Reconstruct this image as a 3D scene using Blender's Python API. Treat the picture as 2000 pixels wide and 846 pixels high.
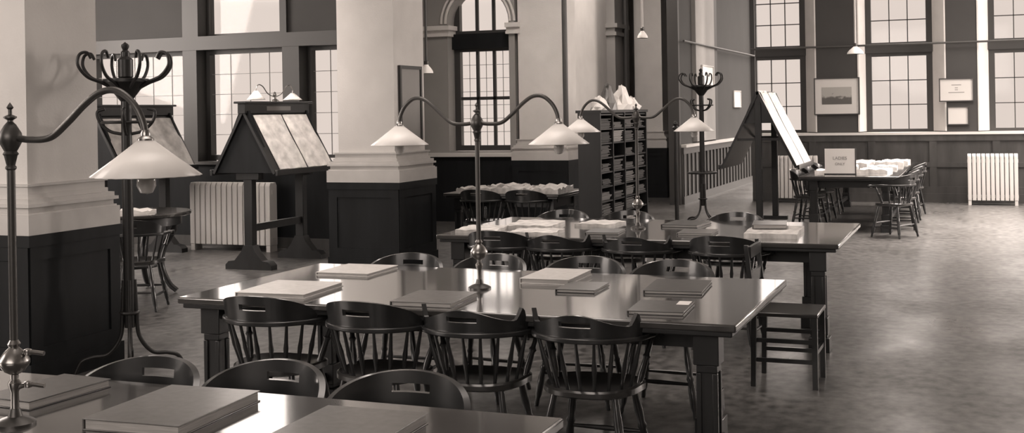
import bpy, bmesh, math, random
from math import sin, cos, pi, radians as R
from mathutils import Vector, Matrix
random.seed(7)
sc = bpy.context.scene
for o in list(bpy.data.objects): bpy.data.objects.remove(o)
C = sc.collection

# ------------------------------------------------------------------ camera
HEAD = 21.7; ROLL = .974
cd = bpy.data.cameras.new('camera'); cam = bpy.data.objects.new('camera', cd); C.objects.link(cam)
cd.sensor_width = 36; cd.lens = 2310/2000*36; cd.shift_y = -203/2000; cd.clip_start = .05
fw = Vector((-sin(R(HEAD)), cos(R(HEAD)), 0)); rt = Vector((cos(R(HEAD)), sin(R(HEAD)), 0)); up = Vector((0, 0, 1))
M3 = Matrix((rt, up, -fw)).transposed()
# the room runs along +Y; the camera looks to the RIGHT-hand receding wall, so mirror sense below
fw = Vector((-sin(R(HEAD)), cos(R(HEAD)), 0))
M3 = M3 @ Matrix.Rotation(R(-ROLL), 3, 'Z')
cam.matrix_world = Matrix.Translation((0, 0, 1.7)) @ M3.to_4x4()
sc.camera = cam
sc.view_settings.view_transform = 'Standard'; sc.view_settings.look = 'None'
sc.view_settings.gamma = 1; sc.view_settings.use_curve_mapping = False
sc.view_settings.exposure = 0.0

# ------------------------------------------------------------------ sky and light
TINT = (1.0, .885, .81)
w = bpy.data.worlds.new('sky'); sc.world = w; w.use_nodes = True
nt = w.node_tree; nt.nodes.clear()
tc = nt.nodes.new('ShaderNodeTexCoord'); sp = nt.nodes.new('ShaderNodeSeparateXYZ')
ramp = nt.nodes.new('ShaderNodeValToRGB'); bg = nt.nodes.new('ShaderNodeBackground'); ow = nt.nodes.new('ShaderNodeOutputWorld')
nt.links.new(tc.outputs['Generated'], sp.inputs[0]); nt.links.new(sp.outputs[2], ramp.inputs[0])
nt.links.new(ramp.outputs[0], bg.inputs[0]); nt.links.new(bg.outputs[0], ow.inputs[0])
SKY_LOW = .77
els = ramp.color_ramp.elements
els[0].position = .093; els[0].color = (SKY_LOW/6, SKY_LOW/6*.86, SKY_LOW/6*.775, 1)
els[1].position = .15; els[1].color = (TINT[0]*.5, TINT[1]*.5, TINT[2]*.5, 1)
e = els.new(.6); e.color = (TINT[0], TINT[1], TINT[2], 1)
bg.inputs[1].default_value = 6.0

def area(name, loc, target, sx, sy, power, spread=180):
    l = bpy.data.lights.new(name, 'AREA'); l.shape = 'RECTANGLE'; l.size = sx; l.size_y = sy
    l.energy = power; l.color = TINT; l.spread = R(spread)
    o = bpy.data.objects.new(name, l); C.objects.link(o); o.location = loc
    o.rotation_euler = (Vector(target)-Vector(loc)).to_track_quat('-Z', 'Y').to_euler()
    return o
# area lamps standing in for windows outside the picture; overhead ones added, no openings modelled
area('daylight_front_bay', (-9.8, 1.2, 3.0), (-5.5, 8, 1.2), 3.2, 3.2, 320)
area('daylight_front_wall', (-1.5, -3.6, 3.4), (-2.5, 8, 1.5), 5.0, 2.6, 200)
area('daylight_left_bay', (-12.6, 10.0, 2.9), (-6, 10.5, .8), 3.0, 2.8, 460)
for vv, pw in ((4.5, 12), (10.5, 60), (15.0, 130), (19.0, 900)):
    area('daylight_right_window', (6.3, vv, 3.0), (-3, vv, 1.0), 1.9, 3.0, pw)
area('added_overhead_light', (-3.0, 8.5, 5.3), (-3.0, 8.5, 0), 2.2, 12, 110, 90)  # added lamp under the solid ceiling, lifts shades, papers and table tops
area('added_overhead_light', (1.2, 18.0, 5.3), (1.2, 18.0, 0), 5, 6, 760, 88)  # added overhead lamp that brightens the far floor; the ceiling has no opening
area('added_bay_light', (-6.85, 9.9, 5.2), (-7.5, 11.5, 1.3), .9, 1.0, 14, 42)  # added narrow lamp to brighten the newspapers on the left bay stand
area('added_bay_light', (-5.0, 13.9, 5.2), (-6.3, 17.0, 1.9), 1.0, 1.0, 30, 80)  # added lamp to brighten the front of the third pillar
area('daylight_third_bay', (-6.3, 19.8, 4.6), (-3.5, 19.8, 0), 2.0, 1.0, 60)

# ------------------------------------------------------------------ materials
def pm(name, col, rough=.6, metal=0, spec=.5, coat=0, coat_r=.1, ior=1.5, noise=None, rnoise=None, bump=0, bscale=60, stretch=(1, 1, 1), coords='Object'):
    m = bpy.data.materials.new(name); m.use_nodes = True; n = m.node_tree; b = n.nodes['Principled BSDF']
    c = col if isinstance(col, tuple) else (col, col*.965, col*.93)
    b.inputs['Base Color'].default_value = (*c, 1); b.inputs['Roughness'].default_value = rough
    b.inputs['Metallic'].default_value = metal; b.inputs['Specular IOR Level'].default_value = spec
    b.inputs['Coat Weight'].default_value = coat; b.inputs['Coat Roughness'].default_value = coat_r
    b.inputs['IOR'].default_value = ior
    def nz(scale, lo, hi, det=4):
        t = n.nodes.new('ShaderNodeTexCoord'); mp = n.nodes.new('ShaderNodeMapping'); mp.inputs['Scale'].default_value = stretch
        x = n.nodes.new('ShaderNodeTexNoise'); x.inputs['Scale'].default_value = scale; x.inputs['Detail'].default_value = det
        r = n.nodes.new('ShaderNodeMapRange'); r.inputs[1].default_value = .3; r.inputs[2].default_value = .7
        r.inputs[3].default_value = lo; r.inputs[4].default_value = hi
        n.links.new(t.outputs[coords], mp.inputs[0]); n.links.new(mp.outputs[0], x.inputs[0]); n.links.new(x.outputs[0], r.inputs[0]); return r
    if noise:
        r = nz(noise[0], 1-noise[1], 1+noise[1]); v = n.nodes.new('ShaderNodeVectorMath'); v.operation = 'SCALE'
        v.inputs[0].default_value = c; n.links.new(r.outputs[0], v.inputs['Scale']); n.links.new(v.outputs[0], b.inputs['Base Color'])
    if rnoise:
        r = nz(rnoise[0], rnoise[1], rnoise[2]); n.links.new(r.outputs[0], b.inputs['Roughness'])
    if bump:
        r = nz(bscale, 0, 1); k = n.nodes.new('ShaderNodeBump'); k.inputs['Strength'].default_value = bump; k.inputs['Distance'].default_value = .01
        n.links.new(r.outputs[0], k.inputs['Height']); n.links.new(k.outputs[0], b.inputs['Normal'])
    return m
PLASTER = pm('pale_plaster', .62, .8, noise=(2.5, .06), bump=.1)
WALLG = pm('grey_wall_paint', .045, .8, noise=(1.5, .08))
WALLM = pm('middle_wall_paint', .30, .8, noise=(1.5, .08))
STONE = pm('moulded_stone', .52, .7, noise=(4, .08))
DADO = pm('dark_oak_panelling', .045, .45, noise=(8, .3), stretch=(1, 1, .2))
PLINTH = pm('black_oak', (.009, .010, .011), .6, spec=.2, noise=(8, .3), stretch=(1, 1, .2))
FRAME = pm('window_frame_paint', .045, .5)
SILL = pm('pale_sill', .6, .6)
FLOOR = pm('waxed_linoleum', .09, .45, spec=.45, coat=.2, coat_r=.28, noise=(13, .75), rnoise=(1.1, .26, .50), bump=.05, bscale=7, stretch=(1, .8, 1))
CEIL = pm('ceiling_plaster', .6, .9)
TABLE = pm('polished_table_top', .05, .16, ior=1.6, spec=.6, coat=1, coat_r=.07, noise=(6, .25), stretch=(.3, 3, 1))
WOOD = pm('dark_varnished_wood', (.013, .0135, .014), .4, coat=.3, coat_r=.15, noise=(10, .3), stretch=(1, 1, .25))
CHAIRM = pm('varnished_chair_wood', (.02, .0205, .021), .3, coat=.6, coat_r=.12, noise=(9, .3))
SEATM = pm('worn_seat_wood', .03, .3, coat=.6, coat_r=.2)
BRONZE = pm('dark_bronze', .10, .42, metal=.85)
BRASS = pm('worn_brass', .32, .28, metal=1)
BENT = pm('black_bentwood', .016, .4)
MILK = pm('milk_glass', .9, .35, noise=(4, .03))
BULBM = pm('bulb_glass', .5, .08, spec=.8)
RAD = pm('cream_radiator_paint', .5, .5)
PAPER = pm('white_paper', .85, .6)
NEWS = pm('printed_newspaper', .66, .6, noise=(16, .28), stretch=(1, .5, .45))
PAGES = pm('page_edges', .42, .8, noise=(40, .2), stretch=(.2, .2, 6))
COVD = pm('dark_cloth_cover', .05, .38, coat=.4, coat_r=.25, noise=(30, .2))
COVM = pm('grey_cloth_cover', .14, .36, coat=.4, coat_r=.2, noise=(30, .15))
COVL = pm('pale_cloth_cover', .6, .4, coat=.3, coat_r=.25, noise=(30, .1))
INK = pm('faded_ink', .28, .8)
MAT = pm('picture_mount', .55, .6)
LEAD = pm('window_leading', .25, .6)
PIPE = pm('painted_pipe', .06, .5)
PIPEL = pm('pale_painted_rod', .5, .5)
# window glass: thin clear pane with its own reflection
GLASS = bpy.data.materials.new('window_glass'); GLASS.use_nodes = True
n = GLASS.node_tree; n.nodes.clear(); o_ = n.nodes.new('ShaderNodeOutputMaterial'); tr = n.nodes.new('ShaderNodeBsdfTransparent'); gl = n.nodes.new('ShaderNodeBsdfGlossy'); mx = n.nodes.new('ShaderNodeMixShader')
tr.inputs[0].default_value = (1, 1, 1, 1); gl.inputs['Roughness'].default_value = .05; mx.inputs[0].default_value = .012
n.links.new(tr.outputs[0], mx.inputs[1]); n.links.new(gl.outputs[0], mx.inputs[2]); n.links.new(mx.outputs[0], o_.inputs[0])
# engraving of a castle-like skyline, printed on the picture's own sheet
ENG = bpy.data.materials.new('engraving'); ENG.use_nodes = True
n = ENG.node_tree; b = n.nodes['Principled BSDF']; t = n.nodes.new('ShaderNodeTexCoord'); s = n.nodes.new('ShaderNodeSeparateXYZ'); x = n.nodes.new('ShaderNodeTexNoise')
x.inputs['Scale'].default_value = 5; mth = n.nodes.new('ShaderNodeMath'); mth.operation = 'MULTIPLY_ADD'; mth.inputs[1].default_value = .9
n.links.new(t.outputs['Generated'], x.inputs[0]); n.links.new(t.outputs['Generated'], s.inputs[0]); n.links.new(x.outputs[0], mth.inputs[0]); n.links.new(s.outputs[2], mth.inputs[2])
r = n.nodes.new('ShaderNodeValToRGB'); r.color_ramp.elements[0].position = .8; r.color_ramp.elements[0].color = (.09, .085, .08, 1)
r.color_ramp.elements[1].position = 1.15; r.color_ramp.elements[1].color = (.34, .33, .31, 1)
n.links.new(mth.outputs[0], r.inputs[0]); n.links.new(r.outputs[0], b.inputs['Base Color']); b.inputs['Roughness'].default_value = .7

# ------------------------------------------------------------------ mesh helpers
class MB:
    def __init__(s): s.v = []; s.f = []
    def add(s, vs, fs):
        k = len(s.v); s.v += [tuple(p) for p in vs]; s.f += [tuple(i+k for i in f) for f in fs]; return s
    def box(s, x0, y0, z0, x1, y1, z1):
        vs = [(x, y, z) for z in (z0, z1) for x, y in ((x0, y0), (x1, y0), (x1, y1), (x0, y1))]
        return s.add(vs, [(0, 3, 2, 1), (4, 5, 6, 7), (0, 1, 5, 4), (1, 2, 6, 5), (2, 3, 7, 6), (3, 0, 4, 7)])
    def boxc(s, cx, cy, z0, w, d, z1): return s.box(cx-w/2, cy-d/2, z0, cx+w/2, cy+d/2, z1)
    def prism(s, poly, z0, z1):
        a = sum(poly[i][0]*poly[(i+1) % len(poly)][1]-poly[(i+1) % len(poly)][0]*poly[i][1] for i in range(len(poly)))
        if a < 0: poly = poly[::-1]
        n_ = len(poly); vs = [(x, y, z0) for x, y in poly]+[(x, y, z1) for x, y in poly]
        return s.add(vs, [tuple(range(n_))[::-1], tuple(range(n_, 2*n_))]+[(i, (i+1) % n_, n_+(i+1) % n_, n_+i) for i in range(n_)])
    def extr(s, poly, p0, ax, ay, az, d):  # polygon in plane (ax, ay) at p0, extruded along az by d
        p0, ax, ay, az = map(Vector, (p0, ax, ay, az)); n_ = len(poly)
        vs = [p0+ax*a+ay*b_ for a, b_ in poly]+[p0+ax*a+ay*b_+az*d for a, b_ in poly]
        return s.add(vs, [tuple(range(n_))[::-1], tuple(range(n_, 2*n_))]+[(i, (i+1) % n_, n_+(i+1) % n_, n_+i) for i in range(n_)])
    def lathe(s, prof, c=(0, 0), n_=20, a0=Vector((0, 0, 0)), axis=None):
        vs = []; fs = []
        if axis is None: Q = Matrix.Identity(3)
        else: Q = Vector(axis).to_track_quat('Z', 'Y').to_matrix()
        for r_, z in prof:
            for k in range(n_):
                p = Q @ Vector((max(r_, .0004)*cos(2*pi*k/n_), max(r_, .0004)*sin(2*pi*k/n_), z)); vs.append(p+Vector((c[0], c[1], 0))+Vector(a0))
        for j in range(len(prof)-1):
            for k in range(n_): fs.append((j*n_+k, j*n_+(k+1) % n_, (j+1)*n_+(k+1) % n_, (j+1)*n_+k))
        fs.append(tuple(range(n_))[::-1]); fs.append(tuple(range((len(prof)-1)*n_, len(prof)*n_)))
        return s.add(vs, fs)
    def rod(s, p0, p1, prof, n_=10):  # turned rod: prof = [(t, r)]
        p0 = Vector(p0); p1 = Vector(p1); d = p1-p0; L = d.length
        return s.lathe([(r_, t_*L) for t_, r_ in prof], n_=n_, a0=p0, axis=d)
    def tube(s, pts, r, n_=10, sub=6):
        pts = [Vector(p) for p in pts]
        if sub > 1 and len(pts) > 2:
            q = []; e_ = [pts[0]*2-pts[1]]+pts+[pts[-1]*2-pts[-2]]
            for i in range(1, len(e_)-2):
                for k in range(sub):
                    t_ = k/sub; a, b_, c_, d = e_[i-1:i+3]
                    q.append(.5*((2*b_)+(c_-a)*t_+(2*a-5*b_+4*c_-d)*t_*t_+(3*b_-a-3*c_+d)*t_**3))
            pts = q+[pts[-1]]
        N = len(pts); rr = r if callable(r) else (lambda t_: r); vs = []; fs = []
        nrm = None
        for i, p in enumerate(pts):
            tg = (pts[min(i+1, N-1)]-pts[max(i-1, 0)]).normalized()
            if nrm is None:
                nrm = tg.orthogonal().normalized()
            nrm = (nrm-tg*nrm.dot(tg)).normalized(); bn = tg.cross(nrm)
            for k in range(n_): a = 2*pi*k/n_; vs.append(p+(nrm*cos(a)+bn*sin(a))*rr(i/(N-1)))
        for i in range(N-1):
            for k in range(n_): fs.append((i*n_+k, i*n_+(k+1) % n_, (i+1)*n_+(k+1) % n_, (i+1)*n_+k))
        fs.append(tuple(range(n_))[::-1]); fs.append(tuple(range((N-1)*n_, N*n_)))
        return s.add(vs, fs)
    def torus(s, c, R_, r_, n_=28, m=8, ax='Z'):
        vs = []; fs = []
        for i in range(n_):
            for k in range(m):
                a = 2*pi*i/n_; b_ = 2*pi*k/m; q = (R_+r_*cos(b_)); p = (q*cos(a), q*sin(a), r_*sin(b_))
                if ax == 'X': p = (p[2], p[0], p[1])
                vs.append((c[0]+p[0], c[1]+p[1], c[2]+p[2]))
        for i in range(n_):
            for k in range(m): fs.append((i*m+k, ((i+1) % n_)*m+k, ((i+1) % n_)*m+(k+1) % m, i*m+(k+1) % m))
        return s.add(vs, fs)
    def obj(s, name, mat, parent=None, bevel=0, smooth=True, solid=0):
        me = bpy.data.meshes.new(name); me.from_pydata(s.v, [], s.f); me.update(); me.materials.append(mat)
        if smooth:
            me.shade_smooth(); me.set_sharp_from_angle(angle=R(38))
        o = bpy.data.objects.new(name, me); C.objects.link(o)
        if parent: o.parent = parent
        if solid:
            q = o.modifiers.new('thickness', 'SOLIDIFY'); q.thickness = solid; q.offset = 0
        if bevel:
            q = o.modifiers.new('bevel', 'BEVEL'); q.width = bevel; q.segments = 2; q.limit_method = 'ANGLE'
        return o
def tag(o, label, cat, group=None, kind=None):
    o['label'] = label; o['category'] = cat
    if group: o['group'] = group
    if kind: o['kind'] = kind
    return o
def thing(name, label, cat, loc=(0, 0, 0), rz=0, group=None):
    o = bpy.data.objects.new(name, None); C.objects.link(o); o.location = loc; o.rotation_euler = (0, 0, rz)
    o.empty_display_size = .1
    return tag(o, label, cat, group)
def struct(name, mb, mat, parent=None, **k):
    o = mb.obj(name, mat, parent, **k)
    if parent is None: o['kind'] = 'structure'
    return o
kids = {}
def dup(root, loc, rz, label, group=None):
    def cp(o, par):
        c = o.copy(); C.objects.link(c); c.parent = par
        for ch in list(o.children): cp(ch, c)
        return c
    r_ = cp(root, None); r_.location = loc; r_.rotation_euler = (0, 0, rz); r_['label'] = label
    if group: r_['group'] = group
    return r_

# ================================================================== ROOM SHELL
H = 5.4
struct('floor', MB().box(-13.2, -4.2, -.12, 6.8, 28.2, 0), FLOOR, smooth=False)
struct('ceiling', MB().box(-13.2, -4.2, H, 6.8, 13.5, H+.15).box(-8.8, 13.5, H, 6.8, 22.45, H+.15).box(-7.2, 22.45, H, -3.9, 28.1, H+.15), CEIL, smooth=False)
struct('wall_right', MB().box(6.5, -4.2, 0, 6.8, 22.4, H), PLASTER, smooth=False)
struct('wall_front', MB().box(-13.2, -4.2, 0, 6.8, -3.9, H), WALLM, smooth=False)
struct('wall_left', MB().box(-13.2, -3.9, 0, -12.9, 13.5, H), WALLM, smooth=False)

def window(idx, u0, u1, v, z0, z1, cols, rows, fr=.1, wide=.016, bars=None, axis='x', lead=None, leftfr=None, zdiv=()):
    """dark frame, muntins and a pane; z0..z1 the clear opening"""
    root = bpy.data.objects.new('window_%d' % idx, None); C.objects.link(root); root['kind'] = 'structure'; root.location = ((u0+u1)/2, v, z0)
    lf = fr if leftfr is None else leftfr
    ou, oz = (u0+u1)/2, z0
    m = MB(); d = .05
    for a, b_, c_, e_ in ((u0-lf, u0, z0-fr*.7, z1+fr), (u1, u1+fr, z0-fr*.7, z1+fr), (u0, u1, z0-fr*.7, z0), (u0, u1, z1, z1+fr)):
        m.box(a-ou, -d, c_-oz, b_-ou, d, e_-oz)
    f = m.obj('window_frame', FRAME, root, smooth=False)
    m = MB()
    for k in range(1, cols): x_ = u0+(u1-u0)*k/cols-ou; m.box(x_-wide/2, -.02, 0, x_+wide/2, .02, z1-oz)
    for k in range(1, rows): z_ = (z1-z0)*k/rows; m.box(u0-ou, -.02, z_-wide/2, u1-ou, .02, z_+wide/2)
    if cols > 1 or rows > 1: m.obj('muntins', FRAME if wide > .012 else LEAD, root, smooth=False)
    if lead:
        m = MB(); nc, nr = lead; t_ = .0035
        for k in range(1, nc): x_ = u0+(u1-u0)*k/nc-ou; m.box(x_-t_, -.006, 0, x_+t_, .006, z1-oz)
        for k in range(1, nr): z_ = (z1-z0)*k/nr; m.box(u0-ou, -.006, z_-t_, u1-ou, .006, z_+t_)
        m.obj('leading', LEAD, root, smooth=False)
    MB().box(u0-ou, -.003, 0, u1-ou, .003, z1-z0).obj('pane', GLASS, root, smooth=False)
    return root

# ---- back wall (right): face at v=22.0, glass at 22.4
VB, VG = 22.0, 22.38
bw = MB()
GB = [(-3.93, -3.13), (-1.86, -.92), (.21, 1.15), (2.3, 3.24), (4.3, 5.2)]
bw.box(-3.98, VB, 0, 6.8, VB+.45, 1.19)                         # below the sills
bw.box(-3.98, VB, 4.6, 6.8, VB+.45, H)
fr = .11
edges = [-4.0]
for i, (a, b_) in enumerate(GB[:-1]):
    nx = GB[i+1][0]
    bw.prism([(b_+fr+.22, VB), (nx-fr-.10 if i == 0 else nx-fr-.17, VB), (nx-fr, VB+.45), (b_+fr, VB+.45)], 1.19, 4.6)
bw.prism([(5.2+fr+.2, VB), (6.8, VB), (6.8, VB+.45), (5.2+fr, VB+.45)], 1.19, 4.6)
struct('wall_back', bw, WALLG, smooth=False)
for i, (a, b_) in enumerate(GB):
    window(i*2+1, a, b_, VG, 1.29, 2.60, 3, 3, fr=fr, leftfr=.02 if i == 0 else None)
    window(i*2+2, a, b_, VG, 2.85, 4.45, 3, 4, fr=fr, leftfr=.02 if i == 0 else None)
    tr_ = MB().box(a-.02 if i == 0 else a-fr, VG-.08, 2.66, b_+fr, VG+.03, 2.80)
    struct('trim_%d' % (i+1), tr_, FRAME, smooth=False)
# pale splayed jamb linings
for i, (a, b_) in enumerate(GB[:4]):
    m = MB()
    e1 = .22
    m.prism([(b_+fr+.005, VB+.36), (b_+fr+e1+.004, VB-.008), (b_+fr+e1-.02, VB-.008), (b_+fr-.012, VB+.34)], 1.25, 4.6)
    if i: 
        e0 = .10 if i == 1 else .17
        m.prism([(a-fr-.005, VB+.36), (a-fr-e0-.004, VB-.008), (a-fr-e0+.02, VB-.008), (a-fr+.012, VB+.34)], 1.25, 4.6)
    struct('trim_%d' % (i+11), m, PLASTER, smooth=False)
# sill shelf and dado on back wall
struct('trim_21', MB().box(-3.97, VB-.07, 1.19, 6.5, VB+.34, 1.235), SILL, smooth=False)
dd = MB(); dd.box(-3.97, VB-.03, .16, 6.5, VB, 1.19); dd.box(-3.97, VB-.055, 1.08, 6.5, VB-.03, 1.19)
u_ = -3.97
while u_ < 6.3:
    dd.box(u_, VB-.05, .16, u_+.12, VB-.03, 1.08); u_ += 1.03
dd.box(-3.97, VB-.052, .16, 6.5, VB-.03, .28); dd.box(-3.97, VB-.053, .62, 6.5, VB-.03, .70)
struct('trim_22', dd, DADO, smooth=False)
struct('baseboard_back', MB().box(-3.97, VB-.07, 0, 6.5, VB, .16), DADO, smooth=False)
struct('trim_23', MB().tube([(-3.97, VB-.06, 2.79), (6.5, VB-.06, 2.79)], .018, sub=1), PIPE)

# ---- passage side wall, facing the room, at u=-5.05
pw_ = MB().box(-5.22, 20.75, 0, -5.05, 27.9, H)
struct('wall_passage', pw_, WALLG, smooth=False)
struct('trim_24', MB().box(-5.23, 20.70, 0, -5.03, 20.80, H), FRAME, smooth=False)
struct('trim_25', MB().box(-5.05, 21.85, 1.1, -4.97, 23.5, H), WALLM, smooth=False)
struct('trim_26', MB().box(-5.05, 23.5, 1.1, -4.99, 23.85, H), FRAME, smooth=False)
struct('trim_27', MB().tube([(-4.95, 20.8, 2.93), (-4.95, 27.9, 2.93)], .02, sub=1), PIPE)
struct('trim_28', MB().box(-5.08, 20.8, 1.02, -4.93, 27.9, 1.07), SILL, smooth=False)
pd = MB(); pd.box(-5.05, 20.8, .0, -5.01, 27.9, 1.02); vv = 20.85
while vv < 27.8:
    pd.box(-5.01, vv, .12, -4.985, vv+.07, .92); vv += .32
pd.box(-5.01, 20.8, .90, -4.98, 27.9, 1.02); pd.box(-5.01, 20.8, 0, -4.98, 27.9, .14)
struct('trim_29', pd, pm('brown_panelling', .06, .4), smooth=False)
struct('wall_passage_end', MB().box(-5.22, 27.9, 0, -4.95, 28.1, H), WALLG, smooth=False)

# ---- wall behind the last pillar and third bay
struct('wall_bay_end', MB().box(-7.2, 23.36, 0, -5.22, 23.6, H), WALLM, smooth=False)
struct('wall_third_bay', MB().box(-6.85, 17.32, 0, -6.62, 23.36, H), PLASTER, smooth=False)
struct('trim_30', MB().box(-6.62, 17.6, 0, -6.57, 22.7, .965), PLINTH, smooth=False)
struct('trim_31', MB().box(-6.62, 21.55, 0, -6.45, 22.3, H).box(-6.65, 21.5, 3.13, -6.41, 22.35, 3.2).box(-6.65, 21.5, 3.28, -6.39, 22.35, 3.36), WALLM, smooth=False)
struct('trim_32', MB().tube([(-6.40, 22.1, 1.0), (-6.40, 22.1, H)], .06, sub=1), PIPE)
struct('trim_33', MB().tube([(-5.86, 16.93, 1.3), (-5.86, 16.93, H)], .04, sub=1), PIPE)  # dark tube put in for the shadow line up the third pillar

# ---- second bay: arched wall with one tall window behind it
V2 = 17.0
ua, ub, zs = -7.84, -6.80, 3.12
am = MB()
am.box(-8.75, V2, 0, ua, V2+.32, H); am.box(ub, V2, 0, -6.70, V2+.32, H); am.box(ua, V2, 0, ub, V2+.32, 1.10)
cx_, rr_ = (ua+ub)/2, (ub-ua)/2
N = 16; arc = [(cx_-rr_*cos(pi*k/N), zs+rr_*sin(pi*k/N)) for k in range(N+1)]
for k in range(N):
    (x0, z0), (x1, z1) = arc[k], arc[k+1]
    am.extr([(x0, z0), (x1, z1), (x1, H), (x0, H)], (0, V2, 0), (1, 0, 0), (0, 0, 1), (0, 1, 0), .32)
struct('wall_second_bay', am, WALLM, smooth=False)
ar = MB()
for rad in (.03, .10):
    ar.tube([(cx_-(rr_+rad)*cos(pi*k/24), V2-.015, zs+(rr_+rad)*sin(pi*k/24)) for k in range(25)], .022, sub=1)
struct('trim_34', ar, PLASTER)
for j, (a, b_) in enumerate(((-8.5, ua+.03), (ub-.03, -6.6))):
    struct('trim_%d' % (35+j), MB().box(a, V2-.06, zs-.20, b_, V2+.3, zs-.16).box(a, V2-.09, zs-.10, b_+(0 if j else .03), V2+.3, zs-.03).box(a, V2-.03, zs-.16, b_, V2+.3, zs-.10), PLASTER, smooth=False)
window(11, -7.74, -6.88, V2+.30, 1.19, 2.68, 3, 2, fr=.12, lead=(6, 7), wide=.05)
window(12, -7.74, -6.88, V2+.30, 3.01, 4.3, 3, 1, fr=.12, wide=.05)
struct('trim_37', MB().box(-7.84, V2+.16, 2.72, -6.82, V2+.3, 2.96), PLINTH, smooth=False)
struct('trim_38', MB().box(-8.7, V2-.05, 0, -6.66, V2, 1.02), PLINTH, smooth=False)
struct('trim_39', MB().box(-8.7, V2-.10, 1.02, -6.66, V2+.28, 1.08), SILL, smooth=False)
struct('wall_bay_divider', MB().prism([(-7.15, 13.5), (-7.35, 13.5), (-9.0, 17.3), (-8.6, 17.3)], 0, H), WALLM, smooth=False)

# ---- first bay: wall with three wide windows, v=13.1
V1 = 13.1
s_ = (V1+.2)/12.9     # glass plane slightly behind the wall face
W = [(-11.55, -9.98), (-9.64, -8.43), (-8.06, -7.30)]
lw = MB()
lw.box(-12.9, V1, 0, -7.15, V1+.4, 1.10)
for a, b_ in ((-12.9, W[0][0]-.10), (W[0][1]+.08, W[1][0]-.08), (W[1][1]+.08, W[2][0]-.08), (W[2][1]+.03, -7.1)):
    lw.box(a, V1, 1.10, b_, V1+.4, 2.62)
lw.box(-12.9, V1, 2.62, W[1][0]-.08, V1+.4, H); lw.box(W[1][1]+.08, V1, 2.62, -7.1, V1+.4, H); lw.box(W[1][0]-.08, V1+.05, 2.62, W[1][1]+.08, V1+.4, 2.76); lw.box(W[1][0]-.08, V1, 4.6, W[1][1]+.08, V1+.4, H)
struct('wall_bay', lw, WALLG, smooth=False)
for i, (a, b_) in enumerate(W):
    window(13+i, a, b_, V1+.22, 1.20, 2.55, 1, 1, fr=.1 if i < 2 else .06, lead=((5, 5), (4, 5), (3, 5))[i])
window(16, W[1][0], W[1][1], V1+.22, 2.82, 4.5, 1, 1, fr=.1)
ff = MB(); ff.box(-12.9, V1-.05, 2.60, -7.15, V1+.2, 2.78)
for a, b_ in ((W[0][1]+.06, W[1][0]-.06), (W[1][1]+.06, W[2][0]-.06)): ff.box(a, V1-.04, 1.1, b_, V1+.2, 2.62)
ff.box(W[1][0]-.28, V1-.04, 2.78, W[1][0]-.03, V1+.2, 4.6); ff.box(W[1][1]+.03, V1-.04, 2.78, W[1][1]+.13, V1+.2, 4.6)
struct('trim_40', ff, FRAME, smooth=False)
struct('trim_41', MB().box(-12.9, V1-.03, .14, -7.15, V1, 1.08), PLINTH, smooth=False)
struct('trim_42', MB().box(-12.9, V1-.08, 1.08, -7.15, V1+.2, 1.12), DADO, smooth=False)
struct('baseboard_left', MB().box(-12.9, V1-.05, 0, -7.15, V1, .14), DADO, smooth=False)

# ---- pillars
def pillar(idx, ur, v0, wu, wv, label, plw=.09):
    t = thing('stone_pillar', label, 'pillar', (ur-wu/2, v0+wv/2, 0), 0, 'square pillars dividing the bays')
    a, c_ = wu/2, wv/2
    m = MB(); q = plw; m.box(-a-q, -c_-q, 0, a+q, c_+q, .93); m.box(-a-q-.02, -c_-q-.02, 0, a+q+.02, c_+q+.02, .14)
    p = .012
    for s1 in (-1, 1):
        y0, y1 = sorted((s1*(c_+q), s1*(c_+q+p))); x0, x1 = sorted((s1*(a+q), s1*(a+q+p)))
        for z0, z1 in ((.14, .24), (.80, .89)): m.box(-a-q, y0, z0, a+q, y1, z1); m.box(x0, -c_-q, z0, x1, c_+q, z1)
        for e_ in (-1, 1):
            m.box(min(e_*(a+q), e_*(a+q-.1)), y0, .24, max(e_*(a+q), e_*(a+q-.1)), y1, .80)
            m.box(x0, min(e_*(c_+q), e_*(c_+q-.1)), .24, x1, max(e_*(c_+q), e_*(c_+q-.1)), .80)
    m.box(-a-q-.02, -c_-q-.02, .89, a+q+.02, c_+q+.02, .965)
    m.obj('panelled_plinth', PLINTH, t, smooth=False)
    m = MB(); z = .965
    for q, dz in ((.10, .13), (.085, .012), (.07, .035), (.095, .022), (.075, .03), (.045, .03), (.03, .05), (.045, .015)):
        m.box(-a-q, -c_-q, z, a+q, c_+q, z+dz); z += dz
    m.obj('moulded_base', STONE, t, smooth=False)
    MB().box(-a, -c_, z, a, c_, H).obj('shaft', PLASTER, t, smooth=False)
    return t
pillar(1, -5.76, 5.96, .85, .66, 'nearest square pillar at the left edge behind the black coat stand', .09)
pillar(2, -5.94, 11.47, .70, .74, 'square pale pillar with a tall frame on its side, right of the sloping reading stand', .08)
pillar(3, -5.92, 16.98, .72, .62, 'square pale pillar behind the pamphlet rack, third along the row', .09)
pillar(4, -5.79, 22.48, .55, .85, 'farthest square pillar, right of the pamphlet rack', .08)
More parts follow.
